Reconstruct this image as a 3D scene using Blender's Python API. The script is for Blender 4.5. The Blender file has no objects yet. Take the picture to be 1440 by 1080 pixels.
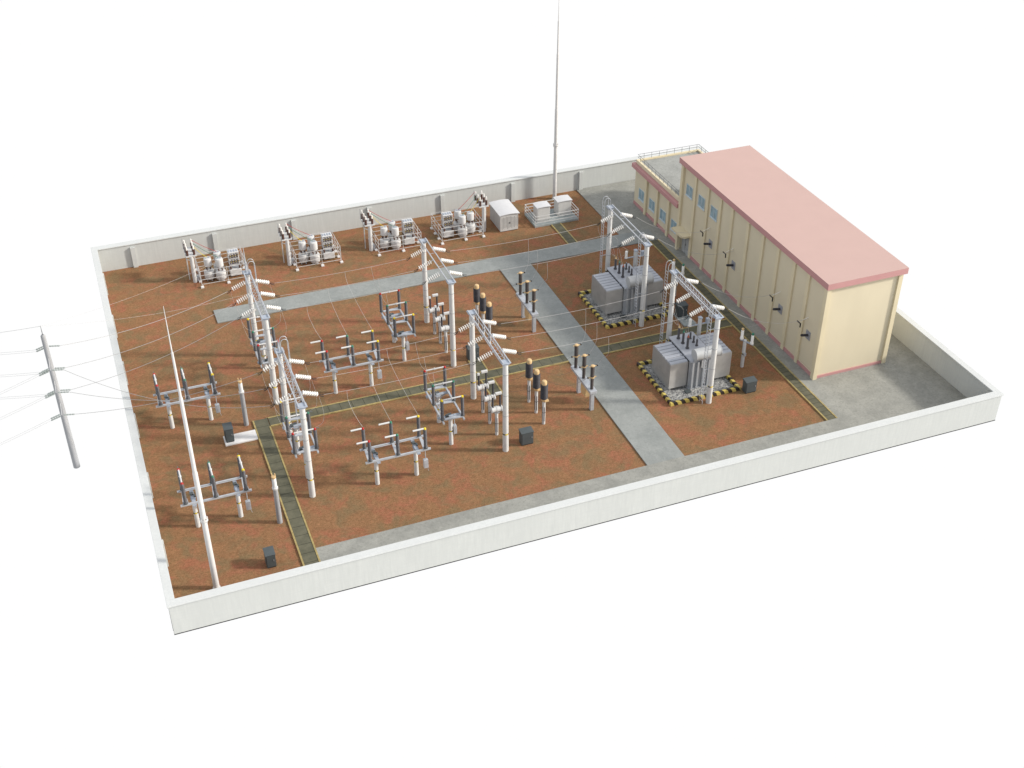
import bpy, math, random
from mathutils import Vector, Matrix
random.seed(7)
S = bpy.context.scene
COL = S.collection
PI = math.pi
V = Vector

# ------------------------------------------------------------------ materials
def mat(name, col, rough=0.6, metal=0.0, var=0.12, scale=3.0, bump=0.0, bscale=40.0, stretch=(1, 1, 1), spec=0.3):
    m = bpy.data.materials.new(name); m.use_nodes = True
    nt = m.node_tree; b = nt.nodes['Principled BSDF']
    b.inputs['Roughness'].default_value = rough; b.inputs['Metallic'].default_value = metal
    b.inputs['Specular IOR Level'].default_value = spec
    b.inputs['Base Color'].default_value = (*col, 1)
    if var > 0 or bump > 0:
        tc = nt.nodes.new('ShaderNodeTexCoord'); mp = nt.nodes.new('ShaderNodeMapping')
        mp.inputs['Scale'].default_value = stretch
        nt.links.new(tc.outputs['Object'], mp.inputs['Vector'])
    if var > 0:
        n = nt.nodes.new('ShaderNodeTexNoise'); n.inputs['Scale'].default_value = scale; n.inputs['Detail'].default_value = 6
        nt.links.new(mp.outputs['Vector'], n.inputs['Vector'])
        r = nt.nodes.new('ShaderNodeValToRGB')
        r.color_ramp.elements[0].position = 0.3; r.color_ramp.elements[1].position = 0.7
        r.color_ramp.elements[0].color = (*[c * (1 - var) for c in col], 1)
        r.color_ramp.elements[1].color = (*[min(1, c * (1 + var)) for c in col], 1)
        nt.links.new(n.outputs['Fac'], r.inputs['Fac']); nt.links.new(r.outputs['Color'], b.inputs['Base Color'])
    if bump > 0:
        n2 = nt.nodes.new('ShaderNodeTexNoise'); n2.inputs['Scale'].default_value = bscale; n2.inputs['Detail'].default_value = 3
        nt.links.new(mp.outputs['Vector'], n2.inputs['Vector'])
        bp = nt.nodes.new('ShaderNodeBump'); bp.inputs['Strength'].default_value = bump; bp.inputs['Distance'].default_value = 0.02
        nt.links.new(n2.outputs['Fac'], bp.inputs['Height']); nt.links.new(bp.outputs['Normal'], b.inputs['Normal'])
    return m

def mixnode(nt, fac, a, b, mode='MIX'):
    n = nt.nodes.new('ShaderNodeMix'); n.data_type = 'RGBA'; n.blend_type = mode
    for sock, v in ((n.inputs[0], fac), (n.inputs[6], a), (n.inputs[7], b)):
        if isinstance(v, (int, float)): sock.default_value = v
        elif isinstance(v, tuple): sock.default_value = (*v, 1)
        else: nt.links.new(v, sock)
    return n.outputs[2]

def noise(nt, vec, scale, detail=4, rough=0.5, dist=0.0):
    n = nt.nodes.new('ShaderNodeTexNoise'); n.inputs['Scale'].default_value = scale
    n.inputs['Detail'].default_value = detail; n.inputs['Roughness'].default_value = rough; n.inputs['Distortion'].default_value = dist
    nt.links.new(vec, n.inputs['Vector']); return n.outputs['Fac']

def ramp(nt, fac, p0, p1):
    r = nt.nodes.new('ShaderNodeMapRange'); r.inputs['From Min'].default_value = p0; r.inputs['From Max'].default_value = p1
    r.clamp = True
    nt.links.new(fac, r.inputs['Value']); return r.outputs['Result']

def mapped(nt, sc=(1, 1, 1), rot=(0, 0, 0), loc=(0, 0, 0)):
    tc = nt.nodes.new('ShaderNodeTexCoord'); mp = nt.nodes.new('ShaderNodeMapping')
    mp.inputs['Scale'].default_value = sc; mp.inputs['Rotation'].default_value = rot; mp.inputs['Location'].default_value = loc
    nt.links.new(tc.outputs['Object'], mp.inputs['Vector']); return mp.outputs['Vector']

def soil_mat():
    m = bpy.data.materials.new('dry_turf_soil'); m.use_nodes = True; nt = m.node_tree; b = nt.nodes['Principled BSDF']
    b.inputs['Roughness'].default_value = 0.95; b.inputs['Specular IOR Level'].default_value = 0.1
    v = mapped(nt)
    red = ramp(nt, noise(nt, v, 0.5, 4, 0.62, 0.6), 0.48, 0.63)
    v2 = mapped(nt, loc=(13.7, 4.1, 2))
    olive = ramp(nt, noise(nt, v2, 0.52, 4, 0.62, 0.6), 0.48, 0.62)
    v3 = mapped(nt, sc=(1.0, 1.5, 1), loc=(3.7, 24.1, 7))
    fine = ramp(nt, noise(nt, v3, 6.5, 6, 0.78, 0.8), 0.40, 0.60)
    fine2 = noise(nt, mapped(nt, sc=(1.6, 1.0, 1), loc=(9, 2, 1)), 12.0, 4, 0.8, 0.6)
    base = mixnode(nt, fine, (0.160, 0.086, 0.042), (0.298, 0.158, 0.079))
    rc = mixnode(nt, fine, (0.212, 0.082, 0.045), (0.350, 0.130, 0.080))
    oc = mixnode(nt, fine, (0.120, 0.090, 0.047), (0.205, 0.150, 0.078))
    c = mixnode(nt, mixfac(nt, red, 0.8), base, rc)
    c = mixnode(nt, mixfac(nt, olive, 0.8), c, oc)
    mid = ramp(nt, noise(nt, mapped(nt, loc=(21, 5, 2)), 1.6, 4, 0.65, 0.4), 0.45, 0.65)
    c = mixnode(nt, mixfac(nt, mid, 0.35), c, (0.165, 0.085, 0.043))
    c = mixnode(nt, mixfac(nt, ramp(nt, fine2, 0.54, 0.64), 0.55), c, (0.37, 0.215, 0.115))
    dk = ramp(nt, noise(nt, mapped(nt, loc=(1, 7, 3)), 9.0, 5, 0.8, 0.6), 0.56, 0.64)
    c = mixnode(nt, mixfac(nt, dk, 0.65), c, (0.090, 0.063, 0.032))
    nt.links.new(c, b.inputs['Base Color'])
    bp = nt.nodes.new('ShaderNodeBump'); bp.inputs['Strength'].default_value = 0.6; bp.inputs['Distance'].default_value = 0.05
    nt.links.new(fine2, bp.inputs['Height']); nt.links.new(bp.outputs['Normal'], b.inputs['Normal'])
    return m

def mixfac(nt, fac, k):
    n = nt.nodes.new('ShaderNodeMath'); n.operation = 'MULTIPLY'; n.inputs[1].default_value = k
    nt.links.new(fac, n.inputs[0]); return n.outputs[0]

def concrete_mat(name, c0, c1, stain, patch=0.25):
    m = bpy.data.materials.new(name); m.use_nodes = True; nt = m.node_tree; b = nt.nodes['Principled BSDF']
    b.inputs['Roughness'].default_value = 0.85; b.inputs['Specular IOR Level'].default_value = 0.2
    a = noise(nt, mapped(nt), 0.55, 5, 0.6, 0.3)
    f = noise(nt, mapped(nt, loc=(5, 3, 1)), 6.0, 5, 0.7)
    c = mixnode(nt, ramp(nt, a, 0.32, 0.68), c0, c1)
    c = mixnode(nt, mixfac(nt, ramp(nt, f, 0.48, 0.66), 0.6), c, stain)
    h = noise(nt, mapped(nt, loc=(15, 13, 1)), 2.2, 6, 0.75, 0.5)
    c = mixnode(nt, mixfac(nt, ramp(nt, h, 0.5, 0.68), 0.45), c, tuple(min(1, x * 1.16) for x in c1))
    g = noise(nt, mapped(nt, loc=(2, 8, 1)), 30.0, 3, 0.6)
    c = mixnode(nt, mixfac(nt, ramp(nt, g, 0.55, 0.7), 0.25), c, tuple(min(1, x * 1.3) for x in c1))
    nt.links.new(c, b.inputs['Base Color'])
    bp = nt.nodes.new('ShaderNodeBump'); bp.inputs['Strength'].default_value = 0.2; bp.inputs['Distance'].default_value = 0.02
    nt.links.new(g, bp.inputs['Height']); nt.links.new(bp.outputs['Normal'], b.inputs['Normal'])
    return m

def wall_mat(name, c0, c1, amp=0.5):
    m = bpy.data.materials.new(name); m.use_nodes = True; nt = m.node_tree; b = nt.nodes['Principled BSDF']
    b.inputs['Roughness'].default_value = 0.85; b.inputs['Specular IOR Level'].default_value = 0.2
    streak = noise(nt, mapped(nt, sc=(4.5, 4.5, 0.35)), 1.6, 4, 0.7)
    cross = noise(nt, mapped(nt, sc=(0.5, 0.5, 6.0), loc=(4, 4, 4)), 1.5, 3, 0.6)
    big = noise(nt, mapped(nt, loc=(7, 1, 2)), 0.35, 3, 0.5)
    c = mixnode(nt, ramp(nt, streak, 0.30, 0.70), c0, c1)
    c = mixnode(nt, mixfac(nt, ramp(nt, cross, 0.45, 0.7), 0.5), c, c0)
    c = mixnode(nt, mixfac(nt, ramp(nt, big, 0.4, 0.7), amp), c, tuple((x + y) / 2 * 0.95 for x, y in zip(c0, c1)))
    nt.links.new(c, b.inputs['Base Color'])
    return m

def hazard_mat(kx, ky):
    m = bpy.data.materials.new('hazard_paint'); m.use_nodes = True; nt = m.node_tree; b = nt.nodes['Principled BSDF']
    b.inputs['Roughness'].default_value = 0.6
    tc = nt.nodes.new('ShaderNodeTexCoord'); sx = nt.nodes.new('ShaderNodeSeparateXYZ'); nt.links.new(tc.outputs['Object'], sx.inputs[0])
    def mth(op, a, bb):
        n = nt.nodes.new('ShaderNodeMath'); n.operation = op
        for i, q in enumerate((a, bb)):
            if isinstance(q, (int, float)): n.inputs[i].default_value = q
            else: nt.links.new(q, n.inputs[i])
        return n.outputs[0]
    t = mth('ADD', mth('ADD', mth('MULTIPLY', sx.outputs[0], kx), mth('MULTIPLY', sx.outputs[1], ky)), mth('MULTIPLY', sx.outputs[2], 0.45))
    fr = mth('FRACT', mth('DIVIDE', t, 0.72), 0)
    gt = mth('GREATER_THAN', fr, 0.5)
    w = noise(nt, mapped(nt), 5.0, 4, 0.7)
    yel = mixnode(nt, ramp(nt, w, 0.4, 0.7), (0.56, 0.44, 0.10), (0.44, 0.36, 0.11))
    blk = mixnode(nt, ramp(nt, w, 0.4, 0.7), (0.018, 0.014, 0.012), (0.04, 0.026, 0.02))
    nt.links.new(mixnode(nt, gt, yel, blk), b.inputs['Base Color'])
    return m

def trench_mat():
    m = bpy.data.materials.new('trench_plates'); m.use_nodes = True; nt = m.node_tree; b = nt.nodes['Principled BSDF']
    b.inputs['Roughness'].default_value = 0.8; b.inputs['Specular IOR Level'].default_value = 0.2
    c = mixnode(nt, ramp(nt, noise(nt, mapped(nt, sc=(1, 1, 1)), 1.4, 4, 0.65), 0.35, 0.65), (0.085, 0.084, 0.058), (0.125, 0.120, 0.083))
    c = mixnode(nt, mixfac(nt, ramp(nt, noise(nt, mapped(nt, loc=(2, 2, 0)), 12, 4, 0.7), 0.5, 0.7), 0.4), c, (0.15, 0.135, 0.085))
    nt.links.new(c, b.inputs['Base Color']); return m

def gravel_mat():
    m = bpy.data.materials.new('gravel'); m.use_nodes = True; nt = m.node_tree; b = nt.nodes['Principled BSDF']
    b.inputs['Roughness'].default_value = 0.9
    vo = nt.nodes.new('ShaderNodeTexVoronoi'); vo.inputs['Scale'].default_value = 9.0
    nt.links.new(mapped(nt), vo.inputs['Vector'])
    bw = nt.nodes.new('ShaderNodeSeparateColor'); nt.links.new(vo.outputs['Color'], bw.inputs[0])
    c = mixnode(nt, bw.outputs[0], (0.10, 0.10, 0.105), (0.40, 0.40, 0.38))
    nt.links.new(c, b.inputs['Base Color'])
    bp = nt.nodes.new('ShaderNodeBump'); bp.inputs['Strength'].default_value = 0.8; bp.inputs['Distance'].default_value = 0.06
    nt.links.new(vo.outputs['Distance'], bp.inputs['Height']); bp.invert = True
    nt.links.new(bp.outputs['Normal'], b.inputs['Normal'])
    return m

M = dict(
    soil=soil_mat(),
    road=concrete_mat('road_concrete', (0.212, 0.226, 0.217), (0.272, 0.284, 0.272), (0.185, 0.195, 0.19)),
    yard=concrete_mat('yard_concrete', (0.222, 0.224, 0.205), (0.30, 0.30, 0.272), (0.17, 0.17, 0.155)),
    wall=wall_mat('wall_render', (0.458, 0.474, 0.462), (0.525, 0.540, 0.524)),
    coping=wall_mat('coping_concrete', (0.49, 0.505, 0.50), (0.57, 0.585, 0.575)),
    trench=trench_mat(), gravel=gravel_mat(), hazard=hazard_mat(1, .4), hazard_side=hazard_mat(.4, 1),
    edge=mat('yellow_edge', (0.325, 0.255, 0.105), 0.7, var=0.25, scale=4),
    seam=mat('plate_seam', (0.035, 0.035, 0.022), 0.8),
    pole=mat('concrete_pole', (0.54, 0.54, 0.53), 0.7, var=0.06, scale=2),
    steelpole=mat('painted_pole', (0.56, 0.55, 0.54), 0.45, var=0.05, scale=1.5),
    greypole=mat('grey_pole', (0.285, 0.29, 0.30), 0.6, var=0.14, scale=1.5, stretch=(3, 3, .5)),
    galv=mat('galvanised_steel', (0.43, 0.45, 0.48), 0.45, 0.25, var=0.12, scale=3),
    bluegalv=mat('blue_grey_steel', (0.36, 0.40, 0.46), 0.5, 0.2, var=0.15, scale=3),
    white=mat('white_paint', (0.53, 0.53, 0.525), 0.5, var=0.05, scale=3),
    porcelain=mat('white_porcelain', (0.76, 0.745, 0.71), 0.3, var=0.03, spec=0.5),
    dark=mat('dark_glazed_insulator', (0.075, 0.072, 0.078), 0.45, var=0.15, scale=8, spec=0.4),
    navy=mat('dark_composite_insulator', (0.038, 0.036, 0.042), 0.6, var=0.2, scale=6),
    brown=mat('brown_porcelain', (0.075, 0.032, 0.022), 0.35, var=0.15, spec=0.5),
    black=mat('black_fitting', (0.02, 0.02, 0.022), 0.6, var=0.1),
    yellow=mat('yellow_phase_paint', (0.62, 0.47, 0.02), 0.5, var=0.05),
    green=mat('green_phase_paint', (0.035, 0.17, 0.11), 0.5, var=0.05),
    red=mat('red_phase_paint', (0.38, 0.02, 0.018), 0.5, var=0.05),
    rust=mat('rust_red_cap', (0.28, 0.07, 0.03), 0.5, var=0.05),
    tan=mat('tan_fitting', (0.55, 0.385, 0.20), 0.5, var=0.08),
    cabinet=mat('dark_grey_cabinet', (0.066, 0.078, 0.082), 0.55, var=0.1, scale=2),
    tank=mat('tank_grey', (0.36, 0.375, 0.395), 0.4, 0.15, var=0.08, scale=1.5),
    fin=mat('radiator_grey', (0.40, 0.39, 0.375), 0.4, 0.1, var=0.1, scale=1.5),
    finframe=mat('radiator_header_grey', (0.37, 0.385, 0.42), 0.4, 0.1, var=0.1, scale=1.5),
    conserv=mat('conservator_grey', (0.39, 0.40, 0.405), 0.4, 0.1, var=0.06),
    roof=mat('pink_roof', (0.46, 0.318, 0.284), 0.8, var=0.015, scale=0.6),
    fascia=mat('pink_fascia', (0.46, 0.242, 0.236), 0.75, var=0.04, scale=0.8),
    cream=mat('cream_render', (0.595, 0.53, 0.39), 0.85, var=0.035, scale=0.5, stretch=(1, 1, .4)),
    creamtrim=mat('cream_trim', (0.615, 0.54, 0.375), 0.8, var=0.04, scale=0.7),
    roofdeck=concrete_mat('flat_roof_deck', (0.24, 0.245, 0.23), (0.31, 0.315, 0.295), (0.20, 0.20, 0.185)),
    glass=mat('window_glass', (0.25, 0.36, 0.41), 0.12, var=0.25, scale=1.5, spec=0.8),
    frame=mat('window_frame', (0.50, 0.56, 0.59), 0.4, var=0.03),
    door=mat('grey_door', (0.33, 0.34, 0.34), 0.5, var=0.1),
    kiosk=mat('pale_kiosk_paint', (0.50, 0.495, 0.48), 0.55, var=0.05),
    kioskroof=mat('kiosk_roof_paint', (0.52, 0.52, 0.525), 0.5, var=0.04),
    groove=mat('groove_shadow_gap', (0.11, 0.105, 0.10), 0.8, var=0.05),
    deck=mat('platform_slab', (0.27, 0.30, 0.30), 0.8, var=0.12),
    pad=mat('white_pad', (0.66, 0.65, 0.64), 0.7, var=0.06),
    wire_grey=mat('weathered_wire', (0.27, 0.27, 0.27), 0.5, 0.1, var=0.0),
    wire=mat('aluminium_wire', (0.40, 0.39, 0.38), 0.5, 0.1, var=0.0),
    dwire=mat('dark_cable', (0.05, 0.045, 0.045), 0.6, var=0.0),
    rail=mat('dark_railing', (0.11, 0.115, 0.12), 0.5, var=0.05),
    glassins=mat('pale_green_glass_insulator', (0.25, 0.28, 0.27), 0.4, var=0.1, scale=6),
    vent=mat('grey_plate', (0.27, 0.275, 0.30), 0.5, var=0.15),
)

# ------------------------------------------------------------------ mesh builder
class MB:
    def __init__(self): self.v = []; self.f = []; self.mi = []; self.cur = 0
    def add(self, vs, fs):
        o = len(self.v); self.v += [tuple(p) for p in vs]
        for f in fs: self.f.append(tuple(i + o for i in f)); self.mi.append(self.cur)
        return self
    def use(self, i): self.cur = i; return self
    def box(self, x0, x1, y0, y1, z0, z1):
        return self.add([(x0, y0, z0), (x1, y0, z0), (x1, y1, z0), (x0, y1, z0), (x0, y0, z1), (x1, y0, z1), (x1, y1, z1), (x0, y1, z1)],
                        [(3, 2, 1, 0), (4, 5, 6, 7), (0, 1, 5, 4), (1, 2, 6, 5), (2, 3, 7, 6), (3, 0, 4, 7)])
    def cbox(self, cx, cy, z0, sx, sy, sz): return self.box(cx - sx / 2, cx + sx / 2, cy - sy / 2, cy + sy / 2, z0, z0 + sz)
    def bar(self, a, b, w, h):                       # rectangular bar from a to b
        a, b = V(a), V(b); d = (b - a).normalized(); up = V((0, 0, 1)) if abs(d.z) < .95 else V((1, 0, 0))
        s = d.cross(up).normalized() * (w / 2); u = s.cross(d).normalized() * (h / 2)
        return self.add([a - s - u, a + s - u, a + s + u, a - s + u, b - s - u, b + s - u, b + s + u, b - s + u],
                        [(3, 2, 1, 0), (4, 5, 6, 7), (0, 1, 5, 4), (1, 2, 6, 5), (2, 3, 7, 6), (3, 0, 4, 7)])
    def rings(self, rings, caps=True):
        n = len(rings[0]); fs = []; vs = [p for r in rings for p in r]
        for k in range(len(rings) - 1):
            for i in range(n):
                j = (i + 1) % n; fs.append((k * n + i, k * n + j, (k + 1) * n + j, (k + 1) * n + i))
        if caps:
            fs.append(tuple(range(n - 1, -1, -1))); fs.append(tuple((len(rings) - 1) * n + i for i in range(n)))
        return self.add(vs, fs)
    def axis(self, a, b, prof, n=12):                # prof: list of (t in 0..1, r)
        a, b = V(a), V(b); d = (b - a); dn = d.normalized(); up = V((0, 0, 1)) if abs(dn.z) < .95 else V((1, 0, 0))
        s = dn.cross(up).normalized(); u = s.cross(dn)
        rs = []
        for t, r in prof:
            c = a + d * t
            rs.append([c + (s * math.cos(2 * PI * i / n) - u * math.sin(2 * PI * i / n)) * r for i in range(n)])
        return self.rings(rs)
    def cyl(self, a, b, r0, r1=None, n=12): return self.axis(a, b, [(0, r0), (1, r0 if r1 is None else r1)], n)
    def lathe(self, x, y, prof, n=16):               # prof: (z, r)
        return self.rings([[(x + r * math.cos(2 * PI * i / n), y + r * math.sin(2 * PI * i / n), z) for i in range(n)] for z, r in prof])
    def tube(self, pts, r, n=6):
        pts = [V(p) for p in pts]; rs = []
        for k, p in enumerate(pts):
            d = (pts[min(k + 1, len(pts) - 1)] - pts[max(k - 1, 0)]).normalized()
            up = V((0, 0, 1)) if abs(d.z) < .98 else V((0, 1, 0))
            s = d.cross(up).normalized(); u = s.cross(d)
            rs.append([p + (s * math.cos(2 * PI * i / n) - u * math.sin(2 * PI * i / n)) * r for i in range(n)])
        return self.rings(rs)
    def build(self, name, mats, parent=None, bevel=0, smooth=True):
        me = bpy.data.meshes.new(name); me.from_pydata([tuple(p) for p in self.v], [], self.f)
        if not isinstance(mats, (list, tuple)): mats = [mats]
        for m in mats: me.materials.append(M[m])
        me.polygons.foreach_set('material_index', self.mi)
        if smooth:
            me.polygons.foreach_set('use_smooth', [True] * len(self.f)); me.set_sharp_from_angle(angle=math.radians(35))
        me.update()
        o = bpy.data.objects.new(name, me); COL.objects.link(o)
        if parent is not None: o.parent = parent
        if bevel:
            b = o.modifiers.new('bevel', 'BEVEL'); b.width = bevel; b.segments = 2; b.limit_method = 'ANGLE'
        return o

def tag(o, label, cat=None, group=None):
    o['label'] = label
    if cat: o['category'] = cat
    if group: o['group'] = group
    return o
def thing(name, label, cat, loc=(0, 0, 0), rz=0, group=None):
    o = bpy.data.objects.new(name, None); COL.objects.link(o); o.empty_display_size = .2
    o.location = loc; o.rotation_euler = (0, 0, rz); return tag(o, label, cat, group)
def structure(o): o['kind'] = 'structure'; return o
def kids(o): return [c for c in bpy.data.objects if c.parent == o]
def dup(root, loc, label, rz=None):
    def cp(o, par):
        c = o.copy(); COL.objects.link(c)
        if par is not None: c.parent = par
        for k in kids(o): cp(k, c)
        return c
    r = cp(root, None); r.location = loc
    if rz is not None: r.rotation_euler = (0, 0, rz)
    r['label'] = label; return r
def ribbed(z0, z1, rc, rd, n):                      # profile of a shed insulator
    p = [(z0, rc)]; dz = (z1 - z0) / n
    for i in range(n):
        z = z0 + i * dz; p += [(z + dz * .15, rc), (z + dz * .35, rd), (z + dz * .6, rd * .96), (z + dz * .85, rc)]
    return p + [(z1, rc)]
def sagpts(a, b, sag, n=18):
    a, b = V(a), V(b); out = []
    for i in range(n + 1):
        t = i / n; p = a.lerp(b, t); p.z -= 4 * sag * t * (1 - t); out.append(p)
    return out
def curve_pts(pts, n=16):                           # Catmull-Rom through pts
    pts = [V(p) for p in pts]; q = [pts[0]] + pts + [pts[-1]]; out = []
    for k in range(1, len(q) - 2):
        for i in range(n):
            t = i / n; p0, p1, p2, p3 = q[k - 1], q[k], q[k + 1], q[k + 2]
            out.append(.5 * ((2 * p1) + (p2 - p0) * t + (2 * p0 - 5 * p1 + 4 * p2 - p3) * t * t + (3 * p1 - p0 - 3 * p2 + p3) * t ** 3))
    return out + [pts[-1]]

# ------------------------------------------------------------------ ground, roads
ZR = 0.09
structure(MB().box(1.021, 65.619, .621, 50.349, -.1, 0).build('ground', 'soil', smooth=False))
structure(MB().box(9.88, 54.1, 37.06, 39.36, .004, ZR).build('road', 'road', smooth=False))
structure(MB().box(37.05, 40.25, 4.8, 37.058, .004, ZR).build('road', 'road', smooth=False))
b = MB().box(11.1, 54.1, .62, 4.798, .004, ZR).box(54.102, 65.6, .62, 39.36, .004, ZR)
structure(b.build('pavement', 'yard', smooth=False))
structure(MB().box(50.85, 65.6, 39.364, 50.3, .004, ZR + .003).build('pavement', 'yard', smooth=False))

def trench(x0, x1, y0, y1, label, along='x', zt=.07, step=.98, strips=None):
    o = MB().box(x0, x1, y0, y1, .004, zt).build('cable_trench', 'trench', smooth=False)
    o['kind'] = 'structure'
    s = MB(); e = .07
    if along == 'x':
        x = x0 + step
        while x < x1 - .1: s.box(x - .018, x + .018, y0 + .08, y1 - .08, zt + .001, zt + .005); x += step
    else:
        y = y0 + step
        while y < y1 - .1: s.box(x0 + .08, x1 - .08, y - .018, y + .018, zt + .001, zt + .005); y += step
    if s.v: s.build('plate_joint', 'seam', o, smooth=False)
    if strips is None:
        strips = [(x0, x1, y0 - .05, y0 + e), (x0, x1, y1 - e, y1 + .05)] if along == 'x' else [(x0 - .05, x0 + e, y0, y1), (x1 - e, x1 + .05, y0, y1)]
    for q in strips: MB().box(*q, .006, zt + .025).build('edge_strip', 'edge', o, smooth=False)
    return o
trench(9.93, 11.08, .62, 21.25, '', 'y', strips=[(9.88, 10.0, .62, 21.25), (11.01, 11.13, .62, 20.03), (11.01, 11.13, 21.3, 21.31)])
trench(11.14, 37.04, 20.08, 21.25, '', 'x')
trench(40.26, 53.04, 20.08, 21.25, '', 'x')
trench(53.12, 54.05, 4.81, 37.05, '', 'y', step=.6)
trench(29.0, 30.07, 21.31, 23.3, '', 'y')
trench(29.0, 30.07, 17.6, 20.02, '', 'y')
trench(45.24, 46.25, 39.37, 43.8, '', 'y')

# ------------------------------------------------------------------ boundary walls
def wall(label, x0, x1, y0, y1, cx0, cx1, cy0, cy1, pil):
    w = thing('boundary_wall', label, 'wall')
    MB().box(x0, x1, y0, y1, -.06, 2.39).build('wall_panel', 'wall', w, smooth=False)
    MB().box(x0 - .015, x1 + .015, y0 - .015, y1 + .015, -.13, -.061).build('footing', 'black', w, smooth=False)
    MB().box(cx0, cx1, cy0, cy1, 2.388, 2.5).build('coping', 'coping', w, bevel=.012, smooth=False)
    for q in pil: MB().box(*q, 0.002, 2.14).build('buttress', 'wall', w, bevel=.01, smooth=False)
wall('long pale concrete front wall with flat coping, nearest the camera', .62, 65.95, .2, .62, .53, 66.05, .1, .74, [])
wall('pale concrete back wall with buttresses behind the capacitor banks', .62, 65.95, 50.35, 50.85, .53, 66.05, 50.27, 50.97,
     [(4.05 + 7.84 * k, 4.5 + 7.84 * k, 50.12, 50.348) for k in range(8)])
wall('left end concrete wall beside the wooden-looking round line pole', .6, 1.02, .622, 50.348, .53, 1.1, .742, 50.268,
     [(1.022, 1.2, 6.7 + 7.8 * k, 7.15 + 7.8 * k) for k in range(6)])
wall('right end concrete wall behind the cream building', 65.62, 65.98, .622, 50.348, 65.5, 66.05, .742, 50.268, [])
for o in bpy.data.objects:
    if o.get('label', '').startswith('left end'): o['label'] = 'left end concrete wall that the incoming overhead lines cross'

# ------------------------------------------------------------------ gantries
def band(parent, r, z):
    b = MB(); n = 12
    b.use(0).lathe(0, 0, [(z, r), (z, r + .006), (z + .11, r + .006), (z + .11, r)], n)
    o = b.build('warning_band', ['yellow', 'black'], parent)
    for i, p in enumerate(o.data.polygons):
        if len(p.vertices) == 4 and (i % n) // 2 % 2: p.material_index = 1
    return o
def string_mesh(a, b, dense):
    m = MB(); a, b = V(a), V(b); n = 7; pr = [(0, .03)]
    if dense:
        for i in range(n):
            t = i / n; pr += [(t + .01, .10), (t + .035, .175), (t + .085, .165), (t + .125, .10)]
        m.axis(a, b, pr + [(1, .05)], 14)
    else:
        n = 7
        for i in range(n):
            t = (i + .35) / n; pr += [(t - .030, .022), (t - .027, .175), (t + .024, .185), (t + .030, .022)]
        m.axis(a, b, pr + [(1, .03)], 14)
    return m
def gantry(label, x, y0, left, right, ladders, spike, posts=(0, 7.49), lace=True):
    g = thing('line_gantry', label, 'gantry', (x, y0, 0), 0, 'portal gantries carrying the overhead wires')
    H = 8.4
    for k, py in enumerate(posts):
        p = MB().lathe(0, 0, [(0, .235), (H - .12, .205)], 18).build('post', 'pole', g); p.location = (0, py, 0)
        band(p, .234, 1.62)
        for z in (3.4, 5.3, 7.2): MB().lathe(0, 0, [(z, .2), (z, .236), (z + .035, .236), (z + .035, .2)], 16).build('clamp_ring', 'greypole', p)
        q = MB().box(-.36, .36, -.3, .3, H - .118, H - .06).box(-.24, .24, -.22, .22, H - .28, H - .12)
        q.build('cap_plate', 'bluegalv', p, bevel=.01, smooth=False)
    t = MB(); ya, yb = posts[0] - .25, posts[-1] + .25
    for sx in (-.26, .26):
        t.bar((sx, ya, H - .02), (sx, yb, H - .02) , .075, .075)
        if lace: t.bar((sx * .85, ya + .5, H - .36), (sx * .85, yb - .5, H - .36), .045, .045)
    n = 15; L = yb - ya - 1.0
    for i in range(n + 1):
        y = ya + .5 + L * i / n
        if lace is True or (lace == 'half' and i < 9) or i % 5 == 0:
            t.bar((-.24, y, H - (.36 if lace else .02)), (.24, y, H - (.36 if lace else .02)), .025, .025)
            for sx in ((-.235, .235) if lace else ()):
                y2 = y + L / n * (.5 if i < n else 0)
                t.bar((sx, y, H - .34), (sx, y2, H - .05), .02, .02)
                if i < n: t.bar((sx, y2, H - .05), (sx, y + L / n, H - .34), .02, .02)
        if lace is True and i < n: t.bar((-.22, y, H - .37), (.22, y + L / n, H - .37), .02, .02)
    t.build('truss_beam', 'galv', g, smooth=False)
    for side, ys in ((-1, left), (1, right)):
        for y in ys:
            m = string_mesh((side * .42, y, H - .26), (side * 1.55, y, H - .70), side > 0)
            s = m.build('insulator_string', 'porcelain', g)
            MB().tube(curve_pts([(side * 1.53, y, H - .70), (side * 1.75, y, H - .79), (side * 1.97, y, H - .84)], 4), .022).tube(
                curve_pts([(side * 1.62, y, H - .72), (side * 1.7, y, H - .88), (side * 1.95, y, H - 1.0)], 4), .026).build('strain_clamp', 'black', s)
            MB().bar((side * .26, y, H - .10), (side * .44, y, H - .27), .05, .05).build('shackle', 'galv', s)
    for py, side in ladders:
        m = MB(); lx = side * .72
        for s in (-.22, .22):
            m.tube([(lx, py + s, .15), (lx, py + s, 9.0)] + [(lx - side * (.29 - .29 * math.cos(a)), py + s, 9.0 + .36 * math.sin(a)) for a in [PI * i / 8 for i in range(1, 9)]] + [(lx - side * .58, py + s, 8.42)], .024, 7)
        z = .4
        while z < 8.5: m.cyl((lx, py - .22, z), (lx, py + .22, z), .017, n=6); z += .3
        for z in (1.2, 3.42, 5.32, 7.22):
            m.bar((side * .2, py, z), (lx, py, z), .04, .04)
        for z in (2.2, 2.5, 2.8, 3.1):
            m.bar((lx, py - .22, z), (lx, py + .22, z + .3), .02, .02); m.bar((lx, py + .22, z), (lx, py - .22, z + .3), .02, .02)
        m.build('ladder', 'galv', g)
    for py, h in spike:
        MB().axis((0, py, H - .06), (0, py, H + h), [(0, .10), (.5, .06), (1, .015)], 10).build('lightning_spike', 'galv', g)
    return g
Y1, Y2 = 10.53, 23.13            # near posts of the front and rear bays
GX = (12.26, 27.6, 45.44)
offA = (6.17, 4.0, 1.78)
gantry('left laced gantry of the rear bay, ladder hoop on its far post', GX[0], Y2, offA, offA, [(7.49, 1)], [(7.49, 2.2)])
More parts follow.
